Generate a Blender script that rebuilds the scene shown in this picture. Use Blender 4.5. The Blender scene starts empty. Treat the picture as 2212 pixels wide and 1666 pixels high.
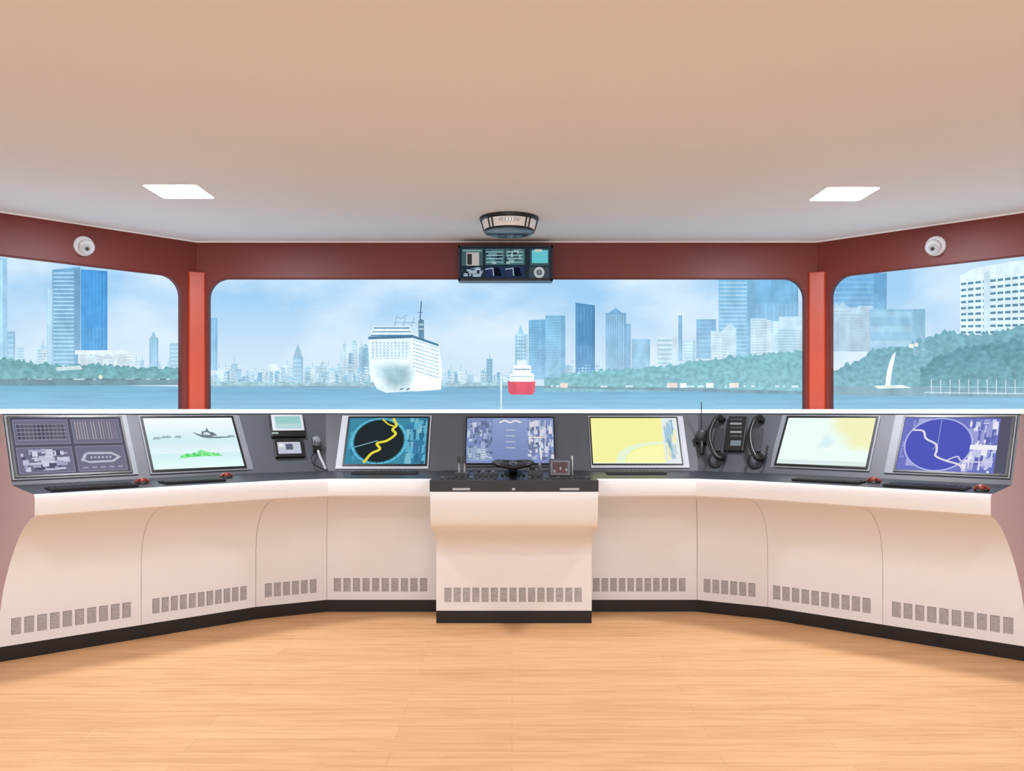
import bpy, math, random
from mathutils import Vector, Matrix
random.seed(11)
S = bpy.context.scene
S.view_settings.view_transform = 'Standard'
S.view_settings.look = 'None'

CAM = Vector((0, 0, 1.3)); F = 1840.0; CX = 1106.0; HY = 888.0
def lin(c):
    o = []
    for x in c[:3]:
        x = x/255.0
        o.append(x/12.92 if x <= 0.04045 else ((x+0.055)/1.055)**2.4)
    return (o[0], o[1], o[2], 1.0)

# ---------------------------------------------------------------- materials
def pmat(name, col, rough=0.5, metal=0.0, var=0.04, scale=6.0, spec=0.5, bump=0.0, emis=0.0, stretch=(1,1,1)):
    m = bpy.data.materials.new(name); m.use_nodes = True
    nt = m.node_tree; b = nt.nodes['Principled BSDF']
    c = lin(col)
    tc = nt.nodes.new('ShaderNodeTexCoord'); mp = nt.nodes.new('ShaderNodeMapping')
    mp.inputs['Scale'].default_value = stretch
    nz = nt.nodes.new('ShaderNodeTexNoise'); nz.inputs['Scale'].default_value = scale; nz.inputs['Detail'].default_value = 3
    nt.links.new(tc.outputs['Object'], mp.inputs['Vector']); nt.links.new(mp.outputs[0], nz.inputs['Vector'])
    r = nt.nodes.new('ShaderNodeValToRGB')
    r.color_ramp.elements[0].position = 0.3; r.color_ramp.elements[1].position = 0.7
    r.color_ramp.elements[0].color = tuple(x*(1-var) for x in c[:3])+(1,)
    r.color_ramp.elements[1].color = tuple(min(1, x*(1+var)) for x in c[:3])+(1,)
    nt.links.new(nz.outputs['Fac'], r.inputs[0]); nt.links.new(r.outputs[0], b.inputs['Base Color'])
    b.inputs['Roughness'].default_value = rough; b.inputs['Metallic'].default_value = metal
    b.inputs['Specular IOR Level'].default_value = spec
    if bump:
        bp = nt.nodes.new('ShaderNodeBump'); bp.inputs['Strength'].default_value = bump; bp.inputs['Distance'].default_value = 0.005
        nt.links.new(nz.outputs['Fac'], bp.inputs['Height']); nt.links.new(bp.outputs[0], b.inputs['Normal'])
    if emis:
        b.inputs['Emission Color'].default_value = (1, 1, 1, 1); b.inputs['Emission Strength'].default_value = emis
    return m

def emat(name, amp=0.0, scale=3.0, stretch=(1,1,1), strength=1.0, cloud=None, detail=5, lo=0.35, hi=0.7):
    m = bpy.data.materials.new(name); m.use_nodes = True
    nt = m.node_tree; nt.nodes.clear()
    out = nt.nodes.new('ShaderNodeOutputMaterial'); e = nt.nodes.new('ShaderNodeEmission')
    e.inputs['Strength'].default_value = strength
    at = nt.nodes.new('ShaderNodeAttribute'); at.attribute_name = 'Col'
    col = at.outputs['Color']
    if amp:
        tc = nt.nodes.new('ShaderNodeTexCoord'); mp = nt.nodes.new('ShaderNodeMapping'); mp.inputs['Scale'].default_value = stretch
        nz = nt.nodes.new('ShaderNodeTexNoise'); nz.inputs['Scale'].default_value = scale; nz.inputs['Detail'].default_value = detail
        nt.links.new(tc.outputs['Object'], mp.inputs['Vector']); nt.links.new(mp.outputs[0], nz.inputs['Vector'])
        mr = nt.nodes.new('ShaderNodeMapRange'); mr.inputs['From Min'].default_value = lo; mr.inputs['From Max'].default_value = hi
        nt.links.new(nz.outputs['Fac'], mr.inputs['Value'])
        mx = nt.nodes.new('ShaderNodeMix'); mx.data_type = 'RGBA'
        if cloud:
            mr.inputs['To Min'].default_value = 0; mr.inputs['To Max'].default_value = amp
            nt.links.new(mr.outputs[0], mx.inputs[0]); nt.links.new(col, mx.inputs[6])
            mx.inputs[7].default_value = lin(cloud); col = mx.outputs[2]
        else:
            mr.inputs['To Min'].default_value = 1-amp; mr.inputs['To Max'].default_value = 1+amp
            mx.blend_type = 'MULTIPLY'; mx.inputs[0].default_value = 1
            nt.links.new(col, mx.inputs[6])
            cb = nt.nodes.new('ShaderNodeCombineXYZ')
            for i in range(3): nt.links.new(mr.outputs[0], cb.inputs[i])
            nt.links.new(cb.outputs[0], mx.inputs[7]); col = mx.outputs[2]
    nt.links.new(col, e.inputs['Color']); nt.links.new(e.outputs[0], out.inputs['Surface'])
    return m

M_WHITE = pmat('white_console_laminate', (236, 238, 241), 0.35, var=0.01)
M_PINK = pmat('console_end_panel', (208, 184, 187), 0.6, var=0.02)
M_WALLP = pmat('wall_paint_rose', (208, 186, 189), 0.7, var=0.02)
M_BEIGE = pmat('wall_paint_white', (228, 229, 232), 0.8, var=0.02)
M_CEIL = pmat('ceiling_plaster', (228, 229, 232), 0.9, var=0.01, scale=1.5, spec=0.1)
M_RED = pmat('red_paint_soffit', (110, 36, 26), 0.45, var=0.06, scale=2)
M_REDP = pmat('red_paint_pillar_lit', (176, 62, 35), 0.4, var=0.08, scale=4)  # brighter than the soffit red: light from the screens painted into the colour
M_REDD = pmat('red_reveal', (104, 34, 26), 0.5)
M_BLACK = pmat('black_plastic', (18, 18, 21), 0.35, var=0.1)
M_BASE = pmat('black_kickboard', (22, 21, 24), 0.45, var=0.1)
M_DESK = pmat('dark_grey_desk', (54, 56, 62), 0.4, var=0.08, scale=20)
M_PANEL = pmat('dark_grey_panel', (76, 80, 87), 0.5, var=0.05)
M_HOUS = pmat('grey_housing', (124, 129, 136), 0.45, var=0.03)
M_HOUSL = pmat('light_grey_housing', (186, 192, 200), 0.45, var=0.03)
M_SEAM = pmat('panel_seam', (186, 174, 168), 0.8)
M_SEAMD = pmat('panel_seam_dark', (140, 126, 120), 0.8)
M_SLOT = pmat('vent_slot_mesh', (172, 171, 172), 0.7, var=0.3, scale=60, stretch=(1, 1, 8))
M_SLOTR = pmat('vent_slot_rim', (118, 116, 116), 0.6)
M_SILV = pmat('brushed_silver', (205, 208, 210), 0.3, 0.5, var=0.05)
M_PEARL = pmat('pearl_face_plate', (236, 238, 240), 0.35, var=0.02)
M_CAMW = pmat('camera_white_plastic', (225, 225, 228), 0.35, var=0.02)
M_REDK = pmat('trackball_red', (128, 58, 46), 0.3, var=0.2, scale=30)
M_GLASSB = pmat('blue_tinted_base', (60, 80, 94), 0.15)
M_LEDGE = pmat('white_ledge_glow', (245, 245, 245), 0.4, var=0.01, emis=0.4)  # bright look of the ledge put in as emission
M_TRIM = pmat('white_trim', (244, 244, 244), 0.5, var=0.01)
M_SCR = emat('display_pixels', strength=1.08)
M_SKY = emat('projected_sky', 0.8, 1.3, (1, 1, 1.8), cloud=(222, 238, 250), lo=0.40, hi=0.66, detail=5, strength=1.08)
M_BLD = emat('projected_buildings', 0.13, 14.0, (1, 1, 0.6), strength=1.2, detail=8)
M_TREE = emat('projected_trees', 0.17, 26.0, (1, 1, 1.3), detail=8, strength=1.15)
M_WAT = emat('projected_water', 0.06, 3.0, (1, 1, 14), strength=1.18)

# wood floor
def floor_mat():
    m = bpy.data.materials.new('oak_laminate'); m.use_nodes = True
    nt = m.node_tree; b = nt.nodes['Principled BSDF']
    N = nt.nodes.new; L = nt.links.new
    tc = N('ShaderNodeTexCoord')
    br = N('ShaderNodeTexBrick'); br.offset = 0.37; br.offset_frequency = 2
    br.inputs['Scale'].default_value = 1.0; br.inputs['Brick Width'].default_value = 1.25; br.inputs['Row Height'].default_value = 0.13
    br.inputs['Mortar Size'].default_value = 0.0008; br.inputs['Mortar Smooth'].default_value = 0.2
    br.inputs['Color1'].default_value = lin((225, 178, 129)); br.inputs['Color2'].default_value = lin((235, 189, 141))
    br.inputs['Mortar'].default_value = lin((204, 154, 108))
    L(tc.outputs['Object'], br.inputs['Vector'])
    mp = N('ShaderNodeMapping'); mp.inputs['Scale'].default_value = (1.0, 14, 1); L(tc.outputs['Object'], mp.inputs['Vector'])
    nz = N('ShaderNodeTexNoise'); nz.inputs['Scale'].default_value = 2.2; nz.inputs['Detail'].default_value = 8; nz.inputs['Distortion'].default_value = 0.8
    L(mp.outputs[0], nz.inputs['Vector'])
    rp = N('ShaderNodeValToRGB'); e = rp.color_ramp.elements
    e[0].position = 0.28; e[0].color = (0.80, 0.71, 0.62, 1); e[1].position = 0.58; e[1].color = (1.0, 1.0, 1.0, 1)
    L(nz.outputs['Fac'], rp.inputs[0])
    mx = N('ShaderNodeMix'); mx.data_type = 'RGBA'; mx.blend_type = 'MULTIPLY'; mx.inputs[0].default_value = 0.8
    L(br.outputs['Color'], mx.inputs[6]); L(rp.outputs[0], mx.inputs[7])
    mp2 = N('ShaderNodeMapping'); mp2.inputs['Scale'].default_value = (2.0, 50, 1); L(tc.outputs['Object'], mp2.inputs['Vector'])
    n2 = N('ShaderNodeTexNoise'); n2.inputs['Scale'].default_value = 2.6; n2.inputs['Detail'].default_value = 4; n2.inputs['Distortion'].default_value = 0.4
    L(mp2.outputs[0], n2.inputs['Vector'])
    r2 = N('ShaderNodeValToRGB'); e = r2.color_ramp.elements
    e[0].position = 0.26; e[0].color = (0.68, 0.56, 0.46, 1); e[1].position = 0.38; e[1].color = (1, 1, 1, 1)
    L(n2.outputs['Fac'], r2.inputs[0])
    m2_ = N('ShaderNodeMix'); m2_.data_type = 'RGBA'; m2_.blend_type = 'MULTIPLY'; m2_.inputs[0].default_value = 0.75
    L(mx.outputs[2], m2_.inputs[6]); L(r2.outputs[0], m2_.inputs[7])
    L(m2_.outputs[2], b.inputs['Base Color'])
    b.inputs['Roughness'].default_value = 0.5; b.inputs['Specular IOR Level'].default_value = 0.3
    return m
M_FLOOR = floor_mat()
def lampmat(name, col, st):
    m = bpy.data.materials.new(name); m.use_nodes = True
    nt = m.node_tree; nt.nodes.clear()
    o = nt.nodes.new('ShaderNodeOutputMaterial'); e = nt.nodes.new('ShaderNodeEmission')
    e.inputs['Color'].default_value = lin(col); e.inputs['Strength'].default_value = st
    nt.links.new(e.outputs[0], o.inputs[0]); return m
M_LAMPF = lampmat('led_panel_bright', (246, 249, 255), 150)
M_LAMP = lampmat('led_panel_diffuser', (248, 249, 255), 80)

# ---------------------------------------------------------------- mesh builder
class MB:
    def __init__(s): s.v = []; s.f = []; s.mi = []; s.c = []; s.mats = []; s.sm = []
    def m(s, mat):
        if mat not in s.mats: s.mats.append(mat)
        return s.mats.index(mat)
    def face(s, pts, mat, col=(255, 255, 255), smooth=False):
        i = len(s.v); s.v += [tuple(p) for p in pts]; s.f.append(tuple(range(i, i+len(pts))))
        s.mi.append(s.m(mat)); s.c.append(lin(col)); s.sm.append(smooth)
    def grid(s, rows, mat, closed=False, smooth=True):
        for a, b in zip(rows[:-1], rows[1:]):
            n = len(a)
            for k in range(n if closed else n-1):
                k2 = (k+1) % n
                s.face([a[k], a[k2], b[k2], b[k]], mat, smooth=smooth)
    def box(s, o, U, V, W, du, dv, dw, mat):
        P = {}
        for a in (-1, 1):
            for b in (-1, 1):
                for c in (-1, 1): P[a, b, c] = o+U*du*a+V*dv*b+W*dw*c
        Q = [((-1,-1,1),(1,-1,1),(1,1,1),(-1,1,1)), ((-1,-1,-1),(-1,1,-1),(1,1,-1),(1,-1,-1)),
             ((1,-1,-1),(1,1,-1),(1,1,1),(1,-1,1)), ((-1,-1,-1),(-1,-1,1),(-1,1,1),(-1,1,-1)),
             ((-1,1,-1),(-1,1,1),(1,1,1),(1,1,-1)), ((-1,-1,-1),(1,-1,-1),(1,-1,1),(-1,-1,1))]
        for q in Q: s.face([P[k] for k in q], mat)
    def cyl(s, p0, p1, r0, r1, mat, n=20, caps=True, smooth=True):
        p0 = Vector(p0); p1 = Vector(p1); z = (p1-p0).normalized()
        x = z.orthogonal().normalized(); y = z.cross(x)
        A = [p0+(x*math.cos(2*math.pi*k/n)+y*math.sin(2*math.pi*k/n))*r0 for k in range(n)]
        B = [p1+(x*math.cos(2*math.pi*k/n)+y*math.sin(2*math.pi*k/n))*r1 for k in range(n)]
        s.grid([A, B], mat, True, smooth)
        if caps: s.face(A[::-1], mat); s.face(B, mat)
    def ball(s, c, r, mat, n=18, sq=None):
        c = Vector(c); sq = sq or Vector((1, 1, 1))
        rows = []
        for i in range(n//2+1):
            t = math.pi*i/(n//2)
            rows.append([c+Vector((r*sq[0]*math.sin(t)*math.cos(2*math.pi*k/n), r*sq[1]*math.sin(t)*math.sin(2*math.pi*k/n), r*sq[2]*math.cos(t))) for k in range(n)])
        s.grid(rows, mat, True, True)
    def tube(s, pts, r, mat, n=8, res=6, smoothpath=True):
        P = [Vector(p) for p in pts]
        if smoothpath and len(P) > 2:
            Q = [P[0]*2-P[1]]+P+[P[-1]*2-P[-2]]; out = []
            for i in range(1, len(Q)-2):
                for k in range(res):
                    t = k/res; a, b, c, d = Q[i-1], Q[i], Q[i+1], Q[i+2]
                    out.append(0.5*((2*b)+(c-a)*t+(2*a-5*b+4*c-d)*t*t+(3*b-a-3*c+d)*t**3))
            out.append(P[-1]); P = out
        rows = []; up = None
        for i, p in enumerate(P):
            d = (P[min(i+1, len(P)-1)]-P[max(i-1, 0)]).normalized()
            x = d.orthogonal().normalized() if up is None else (up-d*up.dot(d)).normalized()
            up = x; y = d.cross(x)
            rows.append([p+(x*math.cos(2*math.pi*k/n)+y*math.sin(2*math.pi*k/n))*r for k in range(n)])
        s.grid(rows, mat, True, True); s.face(rows[0][::-1], mat); s.face(rows[-1], mat)
    def build(s, name, bevel=0, merge=True, parent=None):
        me = bpy.data.meshes.new(name); me.from_pydata(s.v, [], s.f)
        for m_ in s.mats: me.materials.append(m_)
        ca = me.color_attributes.new('Col', 'FLOAT_COLOR', 'CORNER')
        for i, p in enumerate(me.polygons):
            p.material_index = s.mi[i]; p.use_smooth = s.sm[i]
            for l in p.loop_indices: ca.data[l].color = s.c[i]
        if merge:
            import bmesh
            bm = bmesh.new(); bm.from_mesh(me); bmesh.ops.remove_doubles(bm, verts=bm.verts, dist=1e-5); bm.to_mesh(me); bm.free()
        ob = bpy.data.objects.new(name, me); S.collection.objects.link(ob)
        if parent: ob.parent = parent
        if bevel:
            b = ob.modifiers.new('bevel', 'BEVEL'); b.width = bevel; b.segments = 2; b.limit_method = 'ANGLE'; b.angle_limit = 0.7
        return ob

def ray(px, py): return Vector(((px-CX)/F, 1, (HY-py)/F))
def hit(px, py, P0, N):
    r = ray(px, py); return CAM+r*((P0-CAM).dot(N)/r.dot(N))
def V2(x, y, z=0): return Vector((x, y, z))
Z = Vector((0, 0, 1))

# ---------------------------------------------------------------- room shell
HC = 2.513; WT = 2.248
KL = V2(-2.258, 6.1); KR = V2(2.185, 6.1)
dL = V2(-0.68, -0.734).normalized(); dR = V2(0.712, -0.702).normalized()
EL = KL+dL*2.9; ER = KR+dR*2.9
def outn(d):
    n = Vector((-d.y, d.x, 0)); return n if n.y > 0 else -n

mb = MB(); mb.face([(-7, -3.2, 0), (7, -3.2, 0), (7, 7.4, 0), (-7, 7.4, 0)], M_FLOOR); mb.build('floor')
mb = MB(); mb.face([(-7, -3.2, HC), (-7, 7.4, HC), (7, 7.4, HC), (7, -3.2, HC)], M_CEIL)
mb.face([(-7, -3.2, HC+0.1), (-7, 7.4, HC+0.1), (7, 7.4, HC+0.1), (7, -3.2, HC+0.1)], M_CEIL); mb.build('ceiling')

def window_wall(name, wname, A, d, length, u0, u1, r=0.14):
    n = outn(d); mb = MB(); zb = 1.2
    P = lambda u, z, b=0: A+d*u+Z*z+n*b
    mb.face([P(0, 0), P(length, 0), P(length, zb), P(0, zb)], M_WALLP)
    mb.face([P(0, zb), P(u0, zb), P(u0, HC), P(0, HC)], M_RED)
    mb.face([P(u1, zb), P(length, zb), P(length, HC), P(u1, HC)], M_RED)
    bd = [(u0, zb)]
    for k in range(13):
        t = math.pi-k*math.pi/24; bd.append((u0+r+r*math.cos(t), WT-r+r*math.sin(t)))
    for k in range(13):
        t = math.pi/2-k*math.pi/24; bd.append((u1-r+r*math.cos(t), WT-r+r*math.sin(t)))
    bd.append((u1, zb))
    for a, b in zip(bd[:-1], bd[1:]):
        if abs(a[0]-b[0]) > 1e-6: mb.face([P(*a), P(*b), P(b[0], HC), P(a[0], HC)], M_RED)
    for a, b in zip(bd[:-1], bd[1:]):
        mb.face([P(*a), P(*b), P(b[0], b[1], 0.05), P(a[0], a[1], 0.05)], M_REDD)
    mb.build(name)
    fr = MB(); pts = [P(a, z, -0.002) for a, z in bd]
    fr.tube(pts, 0.005, M_REDD, 6, 1, False); fr.build(wname)

hu = lambda px, A, d: (hit(px, 780, A, outn(d))-A).dot(d)
LF = (KR-KL).length
window_wall('wall_front', 'window_1', KL, V2(1, 0), LF, hu(450, KL, V2(1, 0)), hu(1738, KL, V2(1, 0)))
window_wall('wall_left', 'window_2', KL, dL, 2.9, hu(392, KL, dL), 2.7)
window_wall('wall_right', 'window_3', KR, dR, 2.9, hu(1794, KR, dR), 2.7)
mb = MB()
mb.face([EL, V2(EL.x, -3.2), V2(EL.x, -3.2, HC), EL+Z*HC], M_BEIGE); mb.build('wall_left_side')
mb = MB()
mb.face([ER, V2(ER.x, -3.2), V2(ER.x, -3.2, HC), ER+Z*HC], M_BEIGE); mb.build('wall_right_side')
mb = MB()
for A, d, l in ((KL, V2(1, 0), LF), (KL, dL, 2.9), (KR, dR, 2.9)):
    n = outn(d); mb.box(A+d*l/2+Z*(HC-0.004)-n*0.006, d, Z, n, l/2, 0.004, 0.006, M_TRIM)
mb.build('trim_1')
for K, da, db in ((KL, dL, V2(1, 0)), (KR, dR, V2(-1, 0))):
    mb = MB(); n = (outn(da)+outn(db)).normalized(); t = Vector((n.y, -n.x, 0))
    pr = [(-0.075, 0.01), (-0.058, -0.03), (-0.05, -0.042), (0.05, -0.042), (0.058, -0.03), (0.075, 0.01)]
    rows = []
    for z in (0.9, 2.262): rows.append([K+t*a+n*b+Z*z for a, b in pr])
    mb.grid(rows, M_REDP, True, False); mb.face(rows[1], M_REDP)
    r2 = [K+t*a*1.05+n*(b-0.002)+Z*2.29 for a, b in pr]; mb.grid([rows[1], r2], M_REDP, True, False); mb.face(r2, M_REDP)
    mb.build('window_pillar', bevel=0.004)

# ---------------------------------------------------------------- projection screen behind the windows
class Canvas:
    def __init__(s, mb, conv, W): s.mb = mb; s.conv = conv; s.W = W
    def poly(s, pts, col, L=1, mat=None, j=0.0):
        off = s.W*(L*0.0016+random.random()*0.0012)
        s.mb.face([s.conv(*p)+off for p in pts], mat or s.mat, col)
    def rect(s, x0, y0, x1, y1, col, L=1, mat=None): s.poly([(x0, y0), (x1, y0), (x1, y1), (x0, y1)], col, L, mat)
    def disc(s, cx, cy, rx, ry, col, L=1, n=40, mat=None):
        s.poly([(cx+rx*math.cos(2*math.pi*k/n), cy+ry*math.sin(2*math.pi*k/n)) for k in range(n)], col, L, mat)
    def ring(s, cx, cy, rx, ry, w, wy, col, L=1, n=48):
        off = s.W*(L*0.0016)
        for k in range(n):
            a, b = 2*math.pi*k/n, 2*math.pi*(k+1)/n
            q = [(cx+(rx)*math.cos(a), cy+(ry)*math.sin(a)), (cx+(rx)*math.cos(b), cy+(ry)*math.sin(b)),
                 (cx+(rx+w)*math.cos(b), cy+(ry+wy)*math.sin(b)), (cx+(rx+w)*math.cos(a), cy+(ry+wy)*math.sin(a))]
            s.mb.face([s.conv(*p)+off for p in q], s.mat, col)
    def line(s, pts, w, col, L=1, ar=1.0):
        off = s.W*(L*0.0016+random.random()*0.0003)
        for (x0, y0), (x1, y1) in zip(pts[:-1], pts[1:]):
            dx, dy = (x1-x0)*ar, y1-y0; l = math.hypot(dx, dy) or 1
            nx, ny = -dy/l*w/2/ar, dx/l*w/2; ex, ey = dx/l*w*0.25/ar, dy/l*w*0.25
            s.mb.face([s.conv(x0+nx-ex, y0+ny-ey)+off, s.conv(x1+nx+ex, y1+ny+ey)+off, s.conv(x1-nx+ex, y1-ny+ey)+off, s.conv(x0-nx-ex, y0-ny-ey)+off], s.mat, col)
    def curve(s, pts, w, col, L=1, ar=1.0, res=8):
        Q = [(2*pts[0][0]-pts[1][0], 2*pts[0][1]-pts[1][1])]+list(pts)+[(2*pts[-1][0]-pts[-2][0], 2*pts[-1][1]-pts[-2][1])]; out = []
        for i in range(1, len(Q)-2):
            for k in range(res):
                t = k/res; a, b, c, d = Q[i-1], Q[i], Q[i+1], Q[i+2]
                out.append(tuple(0.5*((2*b[j])+(c[j]-a[j])*t+(2*a[j]-5*b[j]+4*c[j]-d[j])*t*t+(3*b[j]-a[j]-3*c[j]+d[j])*t**3) for j in (0, 1)))
        out.append(pts[-1]); s.line(out, w, col, L, ar)

SO = 0.10
def scr_corner(K, da, db):
    na, nb = outn(da), outn(db); b = (na+nb).normalized(); return K+b*SO/b.dot(na)
SL = scr_corner(KL, dL, V2(1, 0)); SR = scr_corner(KR, dR, V2(-1, 0))
pj = MB()
def panel_canvas(A, d):
    n = outn(d)
    c = Canvas(pj, lambda x, y: hit(x, y, A, n), -n); c.mat = M_BLD; return c
def mixc(a, b, t): return tuple(a[i]+(b[i]-a[i])*t for i in range(3))
def bg(A, d, l, shore_z=1.475):
    P = lambda u, z: A+d*u+Z*z
    wz = [0.95, 1.30, 1.34, 1.38, 1.42, 1.475]; wc = [(146, 192, 217), (141, 189, 215), (136, 185, 212), (130, 181, 209), (124, 175, 204)]
    for k in range(5): pj.face([P(0, wz[k]), P(l, wz[k]), P(l, wz[k+1]), P(0, wz[k+1])], M_WAT, wc[k])
    cols = [(208, 228, 243), (202, 225, 243), (192, 219, 242), (176, 212, 241), (160, 204, 239)]
    zz = [1.475, 1.65, 1.82, 1.98, 2.12, 2.42]
    for k in range(5):
        c0 = cols[k]; c1 = cols[min(k+1, 4)]
        for j in range(8):
            t = j/8; a = zz[k]+(zz[k+1]-zz[k])*t; b = zz[k]+(zz[k+1]-zz[k])*(t+1/8)
            pj.face([P(0, a), P(l, a), P(l, b), P(0, b)], M_SKY, mixc(c0, c1, t))
bg(SL, V2(1, 0), (SR-SL).length); bg(SL, dL, 3.0); bg(SR, dR, 3.0)
CC = panel_canvas(SL, V2(1, 0)); CL = panel_canvas(SL, dL); CR = panel_canvas(SR, dR)
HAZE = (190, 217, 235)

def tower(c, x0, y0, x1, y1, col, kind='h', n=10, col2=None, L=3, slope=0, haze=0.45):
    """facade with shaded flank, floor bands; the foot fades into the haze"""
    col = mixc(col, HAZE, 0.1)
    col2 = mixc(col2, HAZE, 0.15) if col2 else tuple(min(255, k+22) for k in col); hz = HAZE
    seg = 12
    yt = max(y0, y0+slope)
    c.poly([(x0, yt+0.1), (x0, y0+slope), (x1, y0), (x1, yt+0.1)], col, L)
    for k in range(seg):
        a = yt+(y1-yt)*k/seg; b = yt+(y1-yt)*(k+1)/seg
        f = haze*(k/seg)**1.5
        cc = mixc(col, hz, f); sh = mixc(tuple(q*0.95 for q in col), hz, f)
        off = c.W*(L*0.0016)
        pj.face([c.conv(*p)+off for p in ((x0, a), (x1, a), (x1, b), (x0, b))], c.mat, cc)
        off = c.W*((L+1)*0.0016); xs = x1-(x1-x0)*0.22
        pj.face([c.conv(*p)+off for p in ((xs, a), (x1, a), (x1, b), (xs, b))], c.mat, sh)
    if kind == 'h':
        for k in range(n):
            y = yt+6+(y1-yt-8)*k/n
            c.rect(x0+1.5, y, x1-(x1-x0)*0.24, y+(y1-yt)/n*0.36, mixc(col2, hz, haze*(k/n)), L+2)
    elif kind == 'v':
        for k in range(n):
            x = x0+2+(x1-x0-4)*k/n
            c.rect(x, yt+4, x+(x1-x0)/n*0.4, yt+(y1-yt)*0.6, mixc(col, col2, 0.7), L+2)
            c.rect(x, yt+(y1-yt)*0.6, x+(x1-x0)/n*0.4, y1, mixc(mixc(col, col2, 0.7), hz, haze*0.6), L+2)
    elif kind == 'g':
        for k in range(n):
            y = yt+5+(y1-yt-8)*k/n
            m = max(3, int((x1-x0)/7))
            for q in range(m):
                x = x0+2+(x1-x0-4)*q/m
                c.rect(x, y, x+(x1-x0)/m*0.55, y+(y1-yt)/n*0.5, col2, L+2)
def lowrise(c, x0, x1, base, hmin, hmax, n, cols, L=2, wmin=6, wmax=22):
    for _ in range(n):
        x = random.uniform(x0, x1); w = random.uniform(wmin, wmax); h = random.uniform(hmin, hmax)
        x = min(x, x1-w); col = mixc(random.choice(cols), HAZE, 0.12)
        c.rect(x, base-h, x+w, base, col, L)
        if random.random() < 0.7:
            k2 = tuple(k*0.92 for k in col)
            for q in range(int(h/6)):
                c.rect(x+1, base-h+3+q*6, x+w-1, base-h+5+q*6, k2, L+1)
        if random.random() < 0.3: c.rect(x+w*0.45, base-h-random.uniform(5, 14), x+w*0.45+1.2, base-h, (150, 190, 214), L)
        if random.random() < 0.2: c.poly([(x, base-h), (x+w/2, base-h-w*0.4), (x+w, base-h)], tuple(k*0.94 for k in col), L)
def trees(c, prof, base, col, L=6, bump=6, step=5, foot=None):
    xs = [p[0] for p in prof]; x = xs[0]; col = mixc(col, HAZE, 0.1)
    def y_at(x):
        for a, b in zip(prof[:-1], prof[1:]):
            if a[0] <= x <= b[0]: return a[1]+(b[1]-a[1])*(x-a[0])/(b[0]-a[0])
        return prof[-1][1]
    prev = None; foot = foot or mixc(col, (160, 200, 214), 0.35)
    while x < xs[-1]:
        x2 = min(x+step, xs[-1]); y = y_at(x)+random.uniform(-bump, bump)
        if prev is None: prev = y
        off = c.W*(L*0.0016)
        top0, top1 = prev, y; m = 5
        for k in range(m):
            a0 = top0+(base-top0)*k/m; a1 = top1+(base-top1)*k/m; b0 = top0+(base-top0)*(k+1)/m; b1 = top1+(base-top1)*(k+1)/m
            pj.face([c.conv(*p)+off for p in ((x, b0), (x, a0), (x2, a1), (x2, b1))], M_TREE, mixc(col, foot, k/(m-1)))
        prev = y; x = x2
    for _ in range(int((xs[-1]-xs[0])/4)):
        cx = random.uniform(xs[0]+8, xs[-1]-8); t = y_at(cx)
        cy = random.uniform(t+1, base-4) if base-4 > t+3 else t
        r = random.uniform(3, 8); f = random.uniform(0.955, 1.045)
        cc = mixc(col, foot, min(1, max(0, (cy-t)/max(1, base-t))))
        n = 9; a0 = random.random()
        c.poly([(cx+r*1.4*random.uniform(0.6, 1.1)*math.cos(a0+2*math.pi*k/n), cy+min(r, max(3, base-cy))*random.uniform(0.6, 1.1)*math.sin(a0+2*math.pi*k/n)) for k in range(n)], tuple(min(255, k*f) for k in cc), L+1, M_TREE)

HZ = [(184, 215, 234), (170, 207, 229), (196, 222, 238), (160, 199, 222), (206, 229, 241), (212, 232, 242)]
HZD = [(142, 187, 214), (154, 196, 219), (132, 176, 202)]
# --- centre panel
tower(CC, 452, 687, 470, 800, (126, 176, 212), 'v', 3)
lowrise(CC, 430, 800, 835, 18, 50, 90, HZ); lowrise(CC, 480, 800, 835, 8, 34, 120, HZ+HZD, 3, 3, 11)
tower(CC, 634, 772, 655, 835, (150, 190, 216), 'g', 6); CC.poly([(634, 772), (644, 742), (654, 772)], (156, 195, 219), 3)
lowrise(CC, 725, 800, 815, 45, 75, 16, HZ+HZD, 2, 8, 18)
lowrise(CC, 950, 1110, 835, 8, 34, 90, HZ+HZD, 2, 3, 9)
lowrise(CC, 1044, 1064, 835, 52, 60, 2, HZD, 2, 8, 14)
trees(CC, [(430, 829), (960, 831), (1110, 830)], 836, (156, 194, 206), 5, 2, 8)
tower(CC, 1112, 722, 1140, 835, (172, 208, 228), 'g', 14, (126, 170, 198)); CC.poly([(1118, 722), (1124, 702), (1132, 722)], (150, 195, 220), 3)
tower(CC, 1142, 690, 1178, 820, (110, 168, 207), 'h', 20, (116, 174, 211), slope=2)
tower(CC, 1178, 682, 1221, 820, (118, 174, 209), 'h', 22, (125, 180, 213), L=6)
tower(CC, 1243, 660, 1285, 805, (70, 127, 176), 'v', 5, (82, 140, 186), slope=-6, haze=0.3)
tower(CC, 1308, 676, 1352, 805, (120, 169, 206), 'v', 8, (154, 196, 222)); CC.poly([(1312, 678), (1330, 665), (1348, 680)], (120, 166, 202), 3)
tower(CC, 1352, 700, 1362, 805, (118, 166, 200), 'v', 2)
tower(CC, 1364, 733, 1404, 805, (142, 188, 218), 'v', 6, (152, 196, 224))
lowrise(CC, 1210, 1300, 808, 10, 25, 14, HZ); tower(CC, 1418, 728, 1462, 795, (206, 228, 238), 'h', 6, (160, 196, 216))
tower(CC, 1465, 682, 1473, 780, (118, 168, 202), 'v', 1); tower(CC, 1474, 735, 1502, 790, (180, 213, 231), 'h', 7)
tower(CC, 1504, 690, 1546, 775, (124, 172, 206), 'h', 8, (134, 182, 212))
tower(CC, 1552, 560, 1632, 780, (116, 174, 211), 'h', 24, (152, 199, 227), L=2)
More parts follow.
